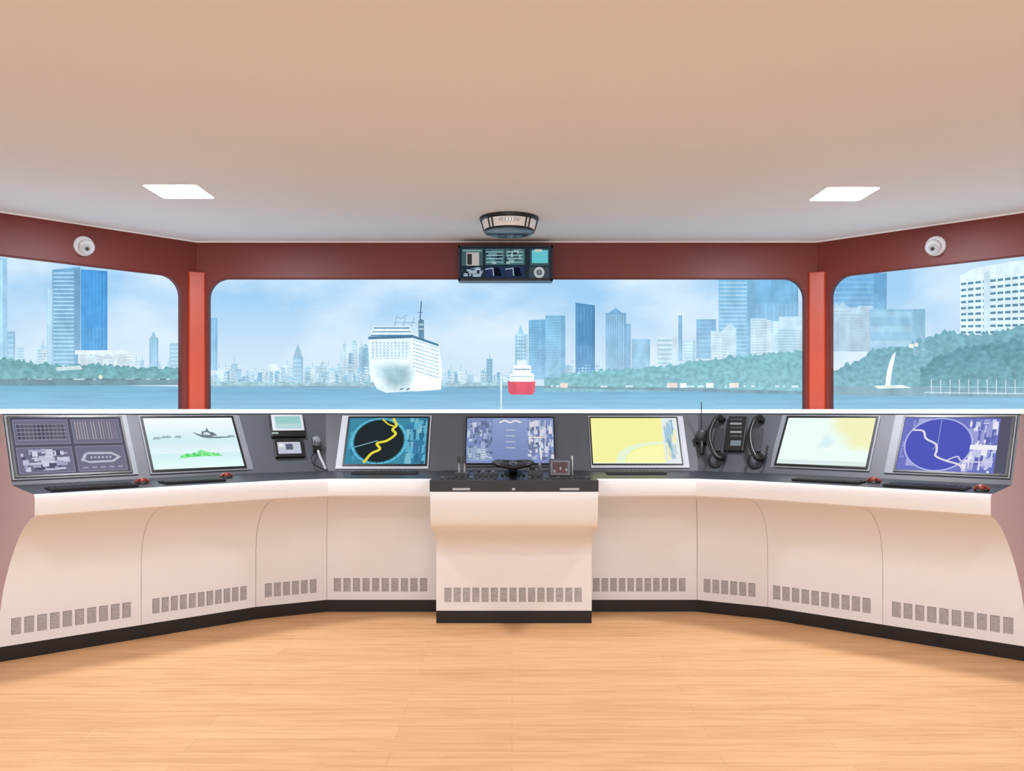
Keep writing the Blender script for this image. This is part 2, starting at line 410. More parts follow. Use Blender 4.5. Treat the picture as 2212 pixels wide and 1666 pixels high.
tower(CC, 1632, 560, 1724, 720, (106, 166, 208), 'v', 10, (114, 173, 213), L=2)
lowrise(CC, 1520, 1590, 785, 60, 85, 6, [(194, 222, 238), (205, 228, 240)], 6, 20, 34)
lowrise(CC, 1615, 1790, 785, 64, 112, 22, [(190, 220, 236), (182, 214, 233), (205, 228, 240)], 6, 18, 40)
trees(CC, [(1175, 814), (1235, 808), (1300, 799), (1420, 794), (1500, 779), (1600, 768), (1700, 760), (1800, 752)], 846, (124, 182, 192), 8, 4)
CC.poly([(960, 836), (1110, 833), (1200, 834), (1480, 838), (1800, 848), (1800, 854), (1480, 846), (1200, 839), (1000, 839)], (126, 160, 176), 11)
CC.poly([(425, 834), (800, 834), (800, 838), (425, 837)], (138, 170, 186), 8)
for x, w in ((1440, 22), (1468, 14), (1524, 16), (1574, 20), (1210, 16)): CC.rect(x, 828, x+w, 838, random.choice([(235, 242, 242), (230, 212, 206)]), 12)
for _ in range(30):
    x = random.uniform(1190, 1730); CC.rect(x, 833, x+random.uniform(3, 10), 837, (205, 226, 232), 12)
# cruise ship on the projected view
CC.poly([(797, 748), (800, 730), (890, 726), (948, 742), (956, 800), (953, 842), (880, 846), (835, 849), (815, 840), (800, 812)], (222, 239, 246), 13)
CC.poly([(890, 730), (948, 752), (956, 800), (953, 842), (896, 846)], (238, 247, 250), 14)
for k in range(9):      # side decks
    y = 742+k*8; CC.poly([(893, y-8), (948, y+9), (949, y+11.5), (893, y-5)], (156, 192, 213), 15)
for k in range(9):
    for q in range(8):
        x = 897+q*6.3; y = 742+k*8+2*(q-2.5); CC.rect(x, y-1, x+3, y+3, (196, 220, 232), 16)
for k, (a, b) in enumerate(((806, 888), (803, 892), (800, 896))):       # stepped bridge decks
    y = 706+k*8; CC.rect(a, y, b, y+8, (216, 234, 243), 14); CC.rect(a+2, y+2, b-2, y+5, (92, 136, 166) if k != 1 else (126, 165, 191), 15)
CC.poly([(797, 728), (893, 725), (948, 744), (948, 749), (893, 731), (797, 734)], (80, 122, 154), 16)
for k in range(6): CC.rect(802, 739+k*7, 888, 741+k*7, (190, 214, 229), 14)
for k in range(5):
    for q in range(10): CC.rect(805+q*8, 741+k*7, 809+q*8, 745+k*7, (176, 205, 222), 14)
# soft grey bow, built from nested tones
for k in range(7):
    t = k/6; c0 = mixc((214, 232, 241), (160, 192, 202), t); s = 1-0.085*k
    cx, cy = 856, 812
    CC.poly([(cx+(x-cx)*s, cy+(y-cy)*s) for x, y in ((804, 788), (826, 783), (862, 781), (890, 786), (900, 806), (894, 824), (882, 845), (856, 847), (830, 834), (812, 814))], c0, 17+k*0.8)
for x in (866, 880): CC.line([(x, 842), (x+6, 840)], 3, (96, 130, 146), 24)
for a, b in (((853, 706), (858, 684)), ((858, 684), (866, 690)), ((866, 690), (880, 682)), ((872, 706), (876, 688)), ((888, 706), (896, 688)), ((852, 698), (900, 698))): CC.line([a, b], 1.6, (130, 164, 190), 13)
CC.poly([(905, 730), (904, 694), (909, 690), (916, 692), (917, 736)], (100, 138, 162), 12.5); CC.rect(906, 700, 915, 704, (180, 206, 220), 16); CC.rect(906, 710, 916, 713, (180, 206, 220), 16)
CC.line([(908, 692), (911, 652)], 2.2, (70, 100, 128), 15); CC.line([(903, 676), (914, 676)], 1.4, (90, 120, 146), 15)
# red-hulled vessel
CC.poly([(1097, 824), (1156, 824), (1155, 846), (1150, 853), (1103, 853), (1098, 846)], (214, 94, 114), 13)
CC.rect(1101, 808, 1153, 825, (232, 241, 244), 14); CC.rect(1108, 790, 1147, 809, (240, 247, 250), 14); CC.rect(1116, 779, 1138, 791, (216, 229, 238), 13)
CC.rect(1110, 797, 1145, 800, (140, 168, 188), 15); CC.rect(1103, 813, 1151, 815, (170, 192, 206), 15)
CC.line([(1126, 778), (1126, 735)], 2, (150, 185, 205), 13); CC.line([(1119, 760), (1133, 760)], 1.4, (150, 185, 205), 13)
CC.rect(1081, 806, 1084, 905, (222, 236, 244), 16)
CC.line([(1060, 815), (1081, 808), (1100, 815)], 1.2, (160, 190, 206), 13)
# --- left panel
tower(CL, -60, 558, 15, 790, (152, 200, 231), 'v', 5); tower(CL, 14, 716, 32, 790, (140, 184, 211), 'h', 6)
tower(CL, 112, 577, 173, 800, (104, 156, 192), 'h', 24, (156, 200, 226), slope=6, L=4)
tower(CL, 100, 622, 113, 800, (160, 200, 222), 'v', 2, L=6)
tower(CL, 174, 586, 231, 790, (62, 140, 208), 'v', 7, (70, 148, 213), L=4, slope=-4, haze=0.25)
lowrise(CL, -60, 100, 800, 30, 56, 20, HZ); lowrise(CL, 160, 285, 800, 20, 44, 26, [(222, 236, 242), (208, 228, 240)], 7, 12, 30)
CL.rect(160, 757, 283, 766, (218, 234, 242), 9); lowrise(CL, 285, 418, 800, 8, 26, 24, HZ, 2, 6, 12)
tower(CL, 322, 730, 341, 810, (142, 188, 217), 'v', 3); CL.poly([(324, 730), (331, 716), (338, 730)], (156, 195, 219), 3)
tower(CL, 366, 742, 418, 812, (158, 196, 218), 'h', 7)
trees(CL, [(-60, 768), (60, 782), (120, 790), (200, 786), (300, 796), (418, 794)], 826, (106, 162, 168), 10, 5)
CL.poly([(-60, 820), (120, 818), (418, 820), (418, 832), (-60, 834)], (118, 148, 160), 12)
CL.poly([(118, 794), (170, 790), (176, 798), (120, 802)], (196, 216, 222), 13)
for _ in range(34):
    x = random.uniform(-40, 400); CL.rect(x, 818, x+random.uniform(4, 14), 821, random.choice([(190, 212, 218), (160, 184, 192), (100, 130, 140)]), 13)
CL.disc(214, 815, 4, 4, (235, 232, 200), 14)
# --- right panel
tower(CR, 1796, 590, 1916, 700, (100, 159, 204), 'h', 9, (110, 168, 210), L=2)
lowrise(CR, 1788, 1890, 760, 66, 100, 12, [(190, 216, 234), (180, 210, 229)], 4, 30, 60)
tower(CR, 1880, 668, 2000, 770, (136, 184, 211), 'h', 3, (148, 194, 218), L=7)
CR.poly([(2075, 596), (2110, 578), (2300, 548), (2300, 730), (2075, 722)], (212, 232, 243), 4)
for k in range(9):
    y0 = 612+k*13
    CR.poly([(2077, y0), (2300, y0-26+k*3), (2300, y0-20+k*3), (2077, y0+5)], (98, 136, 160), 5)
    for q in range(13):
        x = 2088+q*16; yy = y0-26/223*(x-2077)+k*3/223*(x-2077)
        CR.rect(x, yy-2, x+4, yy+7, (212, 232, 243), 6)
CR.poly([(2126, 590), (2140, 586), (2140, 722), (2126, 724)], (196, 220, 234), 7)
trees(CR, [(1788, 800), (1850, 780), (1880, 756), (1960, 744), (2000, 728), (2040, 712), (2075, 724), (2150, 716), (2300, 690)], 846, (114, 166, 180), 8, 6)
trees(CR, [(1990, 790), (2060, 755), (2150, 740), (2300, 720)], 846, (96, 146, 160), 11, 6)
CR.poly([(1785, 832), (1900, 838), (2010, 834), (2060, 842), (2300, 846), (2300, 860), (1785, 854)], (134, 168, 182), 13)
CR.poly([(1890, 834), (1950, 832), (1972, 838), (1900, 840)], (226, 236, 236), 14)
CR.poly([(1915, 834), (1918, 808), (1924, 784), (1931, 768), (1938, 760), (1934, 782), (1929, 806), (1926, 834)], (236, 245, 247), 15)
CR.line([(2000, 848), (2300, 852)], 2.5, (190, 212, 220), 15); CR.line([(2010, 836), (2300, 838)], 1.2, (190, 214, 222), 15)
for k in range(14): CR.rect(2014+k*20, 820, 2016+k*20, 852, (196, 218, 226), 15)
CR.rect(1966, 744, 1976, 752, (235, 236, 228), 14); CR.rect(1978, 742, 1986, 749, (235, 236, 228), 14)
pj.build('projection_screen', merge=False)

# ---------------------------------------------------------------- console run (fascia polyline, lofted profile)
E0, C0, B0 = V2(-2.342, 4.18), V2(-1.39, 5.0), V2(-1.11, 5.14)
mir = lambda p: V2(-p.x, p.y)
PL = [E0, C0, B0, mir(B0), mir(C0), V2(2.355, 4.19)]
SEG = [(PL[i+1]-PL[i]).normalized() for i in range(5)]
NRM = [Vector((-d.y, d.x, 0)) for d in SEG]
for i, n in enumerate(NRM):
    if n.y < 0: NRM[i] = -n
def off(d, z, ext=0):
    out = []
    for i, p in enumerate(PL):
        if i == 0: q = p+NRM[0]*d-SEG[0]*ext
        elif i == 5: q = p+NRM[4]*d+SEG[4]*ext
        else:
            b = (NRM[i-1]+NRM[i]).normalized(); q = p+b*(d/b.dot(NRM[i]))
        out.append(q+Z*z)
    return out
PB = (0.54, 0.900); PT = (0.80, 1.284)
prof = [(0.54, 0.900, M_DESK, 0), (0.04, 0.888, M_WHITE, 0), (0.014, 0.887, M_WHITE, 0), (0.004, 0.880, M_WHITE, 0), (0, 0.868, M_WHITE, 0), (0.0, 0.80, M_WHITE, 0),
        (0.004, 0.787, M_WHITE, 0), (0.018, 0.778, M_WHITE, 0), (0.06, 0.768, M_WHITE, 0), (0.11, 0.754, M_WHITE, 0), (0.16, 0.735, M_WHITE, 0), (0.21, 0.708, M_WHITE, 0.004), (0.255, 0.676, M_WHITE, 0.01),
        (0.295, 0.638, M_WHITE, 0.016), (0.325, 0.595, M_WHITE, 0.024), (0.348, 0.545, M_WHITE, 0.034), (0.362, 0.49, M_WHITE, 0.046), (0.369, 0.43, M_WHITE, 0.058), (0.37, 0.37, M_WHITE, 0.07),
        (0.37, 0.22, M_WHITE, 0.09), (0.37, 0.078, M_BASE, 0.1), (0.374, 0.0, M_BASE, 0.1)]
mb = MB()
rows = [off(d, z, e) for d, z, m, e in prof]
for k in range(len(rows)-1):
    for i in range(5):
        a, b = rows[k], rows[k+1]
        mb.face([a[i], a[i+1], b[i+1], b[i]], prof[k][2], smooth=(k in range(1, 19)))
up = off(*PB); ut = off(*PT)
for i in range(5): mb.face([up[i], up[i+1], ut[i+1], ut[i]], M_PANEL)
for idx in (0, 5):
    cap = [r[idx] for r in rows]; bk = off(0.9, 0, 0.1)[idx]; bt = off(0.9, 1.284)[idx]
    mb.face(cap+[bk, bt, ut[idx]], M_PINK)
con = mb.build('bridge_console')
con.data.set_sharp_from_angle(angle=math.radians(20))

mb = MB()
outer = [KL+dL*2.3, KL, KR, KR+dR*2.3]
inner_b = off(0.79, 1.284, 0.03); inner_t = off(0.79, 1.311, 0.03)
poly = inner_t+[Vector((p.x, p.y, 1.311)) for p in outer[::-1]]
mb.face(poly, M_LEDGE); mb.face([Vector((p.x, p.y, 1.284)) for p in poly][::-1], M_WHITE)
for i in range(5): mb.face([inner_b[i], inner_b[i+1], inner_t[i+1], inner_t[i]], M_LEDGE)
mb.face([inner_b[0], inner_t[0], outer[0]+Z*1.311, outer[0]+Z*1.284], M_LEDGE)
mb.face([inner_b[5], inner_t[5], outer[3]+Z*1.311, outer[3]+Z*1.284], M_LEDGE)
mb.build('window_ledge')

base = off(0.37, 0)
def facet_pt(i, px, py): return hit(px, py, base[i], NRM[i])
mb = MB()
def seam(i, px, py):
    u = (facet_pt(i, px, py)-base[i]).dot(SEG[i])
    for k in range(7, 19):
        p0 = base[i]+SEG[i]*u+NRM[i]*(prof[k][0]-0.37-0.0012); p1 = base[i]+SEG[i]*u+NRM[i]*(prof[k+1][0]-0.37-0.0012)
        p0.z = prof[k][1]-0.001; p1.z = prof[k+1][1]-0.001
        w = SEG[i]*0.0012
        mb.face([p0-w, p0+w, p1+w, p1-w], M_SEAM)
    p0 = base[i]+SEG[i]*u-NRM[i]*0.0012; w = SEG[i]*0.0012
    mb.face([p0-w+Z*0.37, p0+w+Z*0.37, p0+w+Z*0.079, p0-w+Z*0.079], M_SEAM)
def corner_seam(j, mat=M_SEAM):
    for k in range(7, 20):
        a = rows[k][j]-V2(0, 0.0015); b = rows[k+1][j]-V2(0, 0.0015); w = V2(0.0013, 0)
        mb.face([a-w, a+w, b+w, b-w], mat)
seam(0, 305, 1300); seam(4, 1907, 1300)
corner_seam(1, M_SEAMD); corner_seam(2); corner_seam(3, M_SEAMD); corner_seam(4)
mb.build('panel_seam', parent=con)

def slots(mb, O, U, N, u0, u1, n, z0=0.134, z1=0.216):
    pitch = (u1-u0)/(n-0.32); w = pitch*0.68
    for k in range(n):
        c = O+U*(u0+pitch*k+w/2)+Z*((z0+z1)/2)-O.z*Z
        mb.box(c-N*0.0005, U, Z, N, w/2+0.0015, (z1-z0)/2+0.0015, 0.001, M_SLOTR)
        mb.box(c-N*0.001+U*0.001-Z*0.001, U, Z, N, w/2, (z1-z0)/2, 0.001, M_SLOT)
for i, xa, xb, yy, n in ((0, 25, 282, 1340, 10), (0, 330, 532, 1296, 11), (1, 573, 683, 1270, 6), (2, 722, 922, 1264, 10),
                         (2, 1282, 1480, 1264, 11), (3, 1521, 1631, 1268, 6), (4, 1671, 1880, 1290, 10), (4, 1928, 2188, 1335, 10)):
    u0 = (facet_pt(i, xa, yy)-base[i]).dot(SEG[i]); u1 = (facet_pt(i, xb, yy)-base[i]).dot(SEG[i])
    mb = MB(); slots(mb, base[i], SEG[i], NRM[i], u0, u1, n); mb.build('ventilation_grille', parent=con)

# ---------------------------------------------------------------- monitors on sloping panel
def pframe(i):
    U = SEG[i]; Vv = (NRM[i]*(PT[0]-PB[0])+Z*(PT[1]-PB[1])).normalized(); W = U.cross(Vv)
    if W.dot(CAM-up[i]) < 0: W = -W
    return up[i], U, Vv, W
def on_panel(i, px, py):
    O, U, Vv, W = pframe(i); p = hit(px, py, O, W); return (p-O).dot(U), (p-O).dot(Vv)
def monitor(i, q, content, marg=(0.03, 0.03, 0.02, 0.012), hous=M_HOUS, bez=0.012, name='console_monitor'):
    O, U, Vv, W = pframe(i)
    uv = [on_panel(i, *p) for p in q]
    u0 = (uv[0][0]+uv[3][0])/2; u1 = (uv[1][0]+uv[2][0])/2; v1 = (uv[0][1]+uv[1][1])/2; v0 = (uv[2][1]+uv[3][1])/2
    mb = MB(); P = lambda u, v, w=0: O+U*u+Vv*v+W*w
    def bx(a, b, c, d, w0, w1, m): mb.box(P((a+b)/2, (c+d)/2, (w0+w1)/2), U, Vv, W, (b-a)/2, (d-c)/2, (w1-w0)/2, m)
    bx(u0-bez-marg[0], u1+bez+marg[1], v0-bez-marg[2], v1+bez+marg[3], 0.0005, 0.008, hous)
    for a, b, c, d in ((u0-bez, u1+bez, v1, v1+bez), (u0-bez, u1+bez, v0-bez, v0), (u0-bez, u0, v0, v1), (u1, u1+bez, v0, v1)):
        bx(a, b, c, d, 0.008, 0.015, M_BLACK)
    w, h = u1-u0, v1-v0
    c = Canvas(mb, lambda x, y: P(u0+x*w, v0+y*h, 0.0085), W*0.25); c.mat = M_SCR; c.ar = w/h
    content(c); return mb.build(name, merge=False)

def R(a, b): return random.uniform(a, b)
def tiles(c, x0, y0, x1, y1, cols, n, L, smax=0.3):
    for _ in range(n):
        w = R(0.02, smax)*(x1-x0); h = R(0.03, smax)*(y1-y0); x = R(x0, x1-w); y = R(y0, y1-h)
        c.rect(x, y, x+w, y+h, random.choice(cols), L)
def m1(c):
    c.rect(0, 0, 1, 1, (84, 84, 100), 0)
    for x0, y0, x1, y1 in ((0.02, 0.53, 0.5, 0.97), (0.53, 0.53, 0.98, 0.97), (0.02, 0.03, 0.5, 0.48), (0.53, 0.03, 0.98, 0.48)):
        c.rect(x0, y0, x1, y1, (110, 110, 132), 1)
        for k in ((x0, y0, x1, y0+0.012), (x0, y1-0.012, x1, y1), (x0, y0, x0+0.006, y1), (x1-0.006, y0, x1, y1)): c.rect(*k, (140, 140, 158), 2)
    for k in range(12): c.rect(0.05+k*0.035, 0.62, 0.072+k*0.035, 0.9, random.choice([(84, 82, 100), (96, 92, 108), (72, 74, 92)]), 3)
    for k in range(5): c.rect(0.04, 0.6+k*0.07, 0.48, 0.612+k*0.07, (150, 146, 158), 4)
    for k in range(16): c.rect(0.56+k*0.025, 0.6, 0.57+k*0.025, 0.93, random.choice([(158, 142, 148), (134, 126, 140), (170, 158, 162)]), 3)
    tiles(c, 0.04, 0.06, 0.48, 0.45, [(200, 202, 218), (160, 162, 188), (80, 84, 106), (186, 186, 208)], 60, 3, 0.25)
    c.poly([(0.56, 0.22), (0.6, 0.34), (0.64, 0.37), (0.86, 0.36), (0.94, 0.27), (0.86, 0.18), (0.64, 0.17), (0.6, 0.2)], (182, 184, 198), 4)
    c.poly([(0.6, 0.24), (0.63, 0.33), (0.85, 0.32), (0.9, 0.27), (0.85, 0.215), (0.63, 0.21)], (104, 106, 128), 5)
    for k in range(6): c.rect(0.65+k*0.035, 0.25, 0.672+k*0.035, 0.29, (164, 166, 184), 6)
    for k in range(5): c.rect(0.57+k*0.08, 0.08, 0.62+k*0.08, 0.11, (150, 152, 172), 4)
def m2(c):
    c.rect(0, 0, 1, 1, (228, 243, 246), 0)
    for k in range(16): c.rect(0, 0.3+k*0.044, 1, 0.3+(k+1)*0.044, mixc((204, 230, 238), (240, 247, 250), abs(k-5)/10), 1)
    for k in range(8): c.rect(0, 0.3-k*0.0375-0.0375, 1, 0.3-k*0.0375, mixc((206, 232, 238), (222, 248, 244), k/7), 1)
    for x, y, s in ((0.1, 0.6, 0.05), (0.2, 0.62, 0.07), (0.33, 0.62, 0.05), (0.93, 0.61, 0.06)):
        c.poly([(x-s, y-0.015), (x-s*0.6, y+0.01), (x-s*0.2, y+0.035), (x+s*0.1, y+0.02), (x+s*0.4, y+0.04), (x+s, y+0.0), (x+s*0.5, y-0.02)], (158, 178, 186), 2)
    c.poly([(0.5, 0.72), (0.545, 0.655), (0.6, 0.605), (0.66, 0.585), (0.8, 0.58), (0.9, 0.59), (0.97, 0.615), (0.86, 0.61), (0.74, 0.615), (0.64, 0.63), (0.57, 0.67)], (112, 128, 136), 3)
    c.poly([(0.6, 0.65), (0.61, 0.72), (0.655, 0.735), (0.68, 0.80), (0.695, 0.72), (0.74, 0.70), (0.78, 0.64), (0.7, 0.62), (0.64, 0.63)], (104, 120, 132), 3)
    c.poly([(0.62, 0.655), (0.63, 0.7), (0.665, 0.71), (0.7, 0.68), (0.7, 0.64)], (204, 216, 222), 4)
    c.poly([(0.28, 0.2), (0.34, 0.25), (0.40, 0.27), (0.46, 0.30), (0.5, 0.31), (0.55, 0.36), (0.6, 0.32), (0.66, 0.30), (0.76, 0.26), (0.78, 0.22), (0.6, 0.23), (0.45, 0.22)], (130, 228, 140), 3)
    for _ in range(24): c.disc(R(0.32, 0.74), R(0.235, 0.285), R(0.01, 0.03), R(0.008, 0.02), random.choice([(86, 206, 108), (150, 236, 158), (76, 184, 104)]), 4, 8)
def m3(c):
    c.rect(0, 0, 1, 1, (62, 132, 158), 0); ar = c.ar
    tiles(c, 0.72, 0.0, 1, 1, [(92, 168, 196), (48, 106, 136), (120, 180, 200), (60, 120, 158)], 90, 1, 0.3)
    tiles(c, 0, 0, 0.72, 1, [(74, 150, 178), (54, 118, 148)], 20, 1, 0.3)
    c.disc(0.4, 0.5, 0.52/ar, 0.5, (96, 182, 210), 3)
    c.disc(0.4, 0.5, 0.47/ar, 0.47, (50, 104, 124), 4); c.disc(0.4, 0.5, 0.45/ar, 0.45, (34, 42, 46), 5)
    for k in range(24):
        t = 2*math.pi*k/24; c.line([(0.4+0.47/ar*math.cos(t), 0.5+0.47*math.sin(t)), (0.4+0.495/ar*math.cos(t), 0.5+0.495*math.sin(t))], 0.01, (44, 96, 118), 6, ar)
    c.line([(0.1, 0.36), (0.38, 0.5)], 0.02, (120, 170, 184), 7, ar)
    c.curve([(0.56, 0.98), (0.6, 0.84), (0.56, 0.74), (0.6, 0.64), (0.5, 0.5), (0.38, 0.44), (0.42, 0.32), (0.32, 0.22), (0.24, 0.04)], 0.05, (222, 208, 64), 8, ar)
    c.curve([(0.42, 0.97), (0.5, 0.86), (0.6, 0.8)], 0.03, (214, 198, 60), 8, ar)
def m4(c):
    c.rect(0, 0, 1, 1, (124, 140, 186), 0)
    for k in range(10): c.rect(0.3, k*0.1, 0.7, 0.1+k*0.1, mixc((116, 132, 180), (140, 154, 196), k/9), 1)
    tiles(c, 0, 0.05, 0.3, 0.95, [(156, 170, 202), (112, 124, 164), (190, 200, 218), (98, 110, 146)], 110, 1, 0.18)
    tiles(c, 0.7, 0.05, 1, 0.95, [(162, 174, 204), (112, 124, 164), (212, 210, 218), (98, 108, 144), (200, 208, 224)], 120, 1, 0.18)
    for x in (0.72, 0.78, 0.84, 0.9): c.rect(x, 0.4, x+0.012, 0.95, (196, 196, 208), 3)
    c.rect(0.72, 0.55, 0.9, 0.58, (216, 210, 204), 4)
    c.curve([(0.38, 0.9), (0.44, 0.94), (0.5, 0.9), (0.56, 0.94), (0.62, 0.9)], 0.03, (232, 226, 216), 3, c.ar)
    for k in range(4): c.rect(0.45, 0.72-k*0.13, 0.56, 0.735-k*0.13, (204, 202, 206), 3)
    for k in range(6): c.rect(0.02, 0.06+k*0.05, 0.26, 0.08+k*0.05, (146, 166, 186), 4)
def m5(c):
    c.rect(0, 0, 1, 1, (238, 236, 158), 0)
    c.poly([(0.26, 0.02), (0.27, 0.14), (0.3, 0.24), (0.36, 0.33), (0.42, 0.38), (0.5, 0.43), (0.6, 0.46), (0.7, 0.475), (0.82, 0.48), (0.82, 0.42), (0.6, 0.38), (0.46, 0.3), (0.38, 0.16), (0.37, 0.02)], (224, 238, 206), 1)
    c.poly([(0.38, 0.02), (0.39, 0.12), (0.42, 0.2), (0.48, 0.28), (0.55, 0.32), (0.66, 0.36), (0.8, 0.38), (0.82, 0.02)], (242, 242, 174), 2)
    c.rect(0.82, 0, 1, 1, (222, 230, 232), 3)
    tiles(c, 0.84, 0.08, 0.99, 0.96, [(160, 194, 212), (190, 208, 216), (236, 232, 190), (130, 166, 188)], 50, 4, 0.35)
    c.rect(0, 0.0, 1, 0.02, (236, 240, 236), 5)
def m6(c):
    c.rect(0, 0, 1, 1, (230, 246, 241), 0)
    for k in range(8): 
        d = k*0.022
        c.poly([(0.44+d, 1), (1, 1), (1, 0.26+d), (0.8+d*0.3, 0.28+d), (0.69+d*0.6, 0.36+d), (0.64+d, 0.48+d*0.5), (0.58+d, 0.62+d*0.4), (0.5+d, 0.74)], mixc((230, 246, 238), (236, 236, 188), k/7), 1+k*0.9)
    for k in range(5):
        s = 1-0.13*k; cx, cy = 0.51, 0.46
        c.poly([(cx+(x-cx)*s, cy+(y-cy)*s) for x, y in ((0.4, 0.35), (0.44, 0.5), (0.5, 0.7), (0.56, 0.62), (0.62, 0.5), (0.58, 0.3))], mixc((228, 244, 241), (210, 234, 240), k/4), 9+k*0.9)
    c.poly([(0.5, 0.32), (0.56, 0.36), (0.62, 0.33), (0.58, 0.28)], (242, 249, 251), 14); c.rect(0, 0, 1, 0.1, (212, 230, 227), 3)
def m7(c):
    c.rect(0, 0, 1, 1, (108, 114, 188), 0); ar = c.ar
    tiles(c, 0.6, 0, 0.9, 1, [(190, 194, 226), (150, 154, 206), (226, 224, 238), (98, 104, 174)], 130, 1, 0.22)
    tiles(c, 0, 0, 0.6, 1, [(134, 140, 204), (160, 166, 214), (108, 114, 188)], 40, 1, 0.25)
    c.disc(0.36, 0.5, 0.5/ar, 0.5, (172, 178, 224), 3); c.disc(0.36, 0.5, 0.475/ar, 0.475, (80, 86, 180), 4)
    c.line([(0.36, 0.97), (0.36, 0.5), (0.32, 0.4)], 0.012, (150, 156, 212), 6, ar)
    c.curve([(0.1, 0.76), (0.2, 0.74), (0.24, 0.6), (0.34, 0.5), (0.36, 0.38), (0.36, 0.28), (0.46, 0.2), (0.58, 0.14), (0.64, 0.04)], 0.032, (216, 214, 226), 7, ar)
    c.curve([(0.46, 0.2), (0.56, 0.28), (0.62, 0.2), (0.88, 0.2)], 0.022, (206, 204, 226), 7, ar)
    c.rect(0.66, 0.42, 0.9, 0.5, (232, 232, 240), 5)
    c.rect(0.9, 0, 1, 1, (84, 84, 104), 6)
monitor(0, [(18, 905), (253, 905), (286, 1022), (38, 1028)], m1, (0.012, 0.03, 0.01, 0.01))
monitor(0, [(303, 905), (500, 905), (526, 1010), (335, 1017)], m2, (0.01, 0.045, 0.012, 0.01))
monitor(2, [(755, 905), (920, 905), (924, 1005), (746, 1005)], m3, (0.045, 0.01, 0.02, 0.01), M_HOUSL)
monitor(2, [(1008, 905), (1194, 905), (1198, 1003), (1008, 1003)], m4, (0.01, 0.01, 0.015, 0.01), M_PANEL, 0.008)
monitor(2, [(1276, 905), (1455, 905), (1478, 1004), (1280, 1004)], m5, (0.006, 0.04, 0.02, 0.01), M_HOUSL, 0.008)
monitor(4, [(1706, 905), (1893, 905), (1872, 1010), (1676, 1005)], m6, (0.035, 0.012, 0.012, 0.01), M_HOUS)
monitor(4, [(1966, 905), (2180, 905), (2180, 1026), (1926, 1018)], m7, (0.05, 0.01, 0.01, 0.01), M_HOUS)

# ---------------------------------------------------------------- small instruments
O, U, Vv, W = pframe(1)
def pbox(mb, i, x0, y0, x1, y1, w0, w1, mat):
    O, U, Vv, W = pframe(i); a = on_panel(i, x0, y0); b = on_panel(i, x1, y1)
    c = O+U*(a[0]+b[0])/2+Vv*(a[1]+b[1])/2+W*(w0+w1)/2
    mb.box(c, U, Vv, W, abs(b[0]-a[0])/2, abs(a[1]-b[1])/2, (w1-w0)/2, mat)
def pface(mb, i, x0, y0, x1, y1, w, col):
    O, U, Vv, W = pframe(i); a = on_panel(i, x0, y0); b = on_panel(i, x1, y1)
    mb.face([O+U*u+Vv*v+W*w for u, v in ((a[0], b[1]), (b[0], b[1]), (b[0], a[1]), (a[0], a[1]))], M_SCR, col)
mb = MB()
pbox(mb, 1, 580, 902, 659, 947, 0, 0.03, M_BLACK); pbox(mb, 1, 583, 902, 656, 936, 0.03, 0.036, M_HOUSL)
pface(mb, 1, 591, 906, 649, 931, 0.0365, (150, 196, 196)); pface(mb, 1, 585, 939, 600, 943, 0.0305, (160, 175, 175))
pface(mb, 1, 594, 922, 647, 930, 0.0368, (176, 210, 208))
mb.build('navigation_display_unit', bevel=0.002)
mb = MB()
pbox(mb, 1, 590, 954, 658, 990, 0, 0.026, M_BLACK); pface(mb, 1, 597, 960, 650, 984, 0.0265, (186, 190, 205)); pface(mb, 1, 615, 964, 632, 976, 0.027, (90, 96, 118)); pface(mb, 1, 600, 963, 612, 970, 0.027, (224, 226, 232))
mb.build('radio_unit', bevel=0.002)
def at(i, px, py, w): 
    O, U, Vv, W = pframe(i); u, v = on_panel(i, px, py); return O+U*u+Vv*v+W*w
mb = MB()
mb.box(at(1, 682, 966, 0.02), U, Vv, W, 0.024, 0.045, 0.018, M_BLACK)
mb.ball(at(1, 680, 962, 0.045), 0.034, M_HOUS, 16, Vector((1, 0.6, 1.1)))
for k in range(4): mb.cyl(at(1, 670+k*6, 957, 0.056), at(1, 670+k*6, 968, 0.062), 0.003, 0.003, M_BLACK, 6)
mb.tube([at(1, 684, 980, 0.04), at(1, 690, 995, 0.035), at(1, 697, 1008, 0.03), at(1, 702, 1018, 0.02)], 0.009, M_HOUSL)
mb.tube([at(1, 678, 980, 0.03), at(1, 670, 1000, 0.035), at(1, 680, 1012, 0.035), at(1, 700, 1018, 0.02)], 0.004, M_BLACK)
mb.build('handheld_microphone')
O, U, Vv, W = pframe(3)
mb = MB()
a = at(3, 1517, 950, 0.03); mb.cyl(a, a+Z*0.24, 0.004, 0.003, M_BLACK, 8)
mb.box(at(3, 1518, 950, 0.02), U, Vv, W, 0.036, 0.045, 0.02, M_BLACK); mb.ball(at(3, 1518, 948, 0.045), 0.04, M_DESK, 16, Vector((0.95, 0.4, 1)))
mb.cyl(at(3, 1517, 985, 0.02), at(3, 1517, 960, 0.03), 0.012, 0.02, M_BLACK, 10)
mb.build('radio_antenna_unit', bevel=0.003)
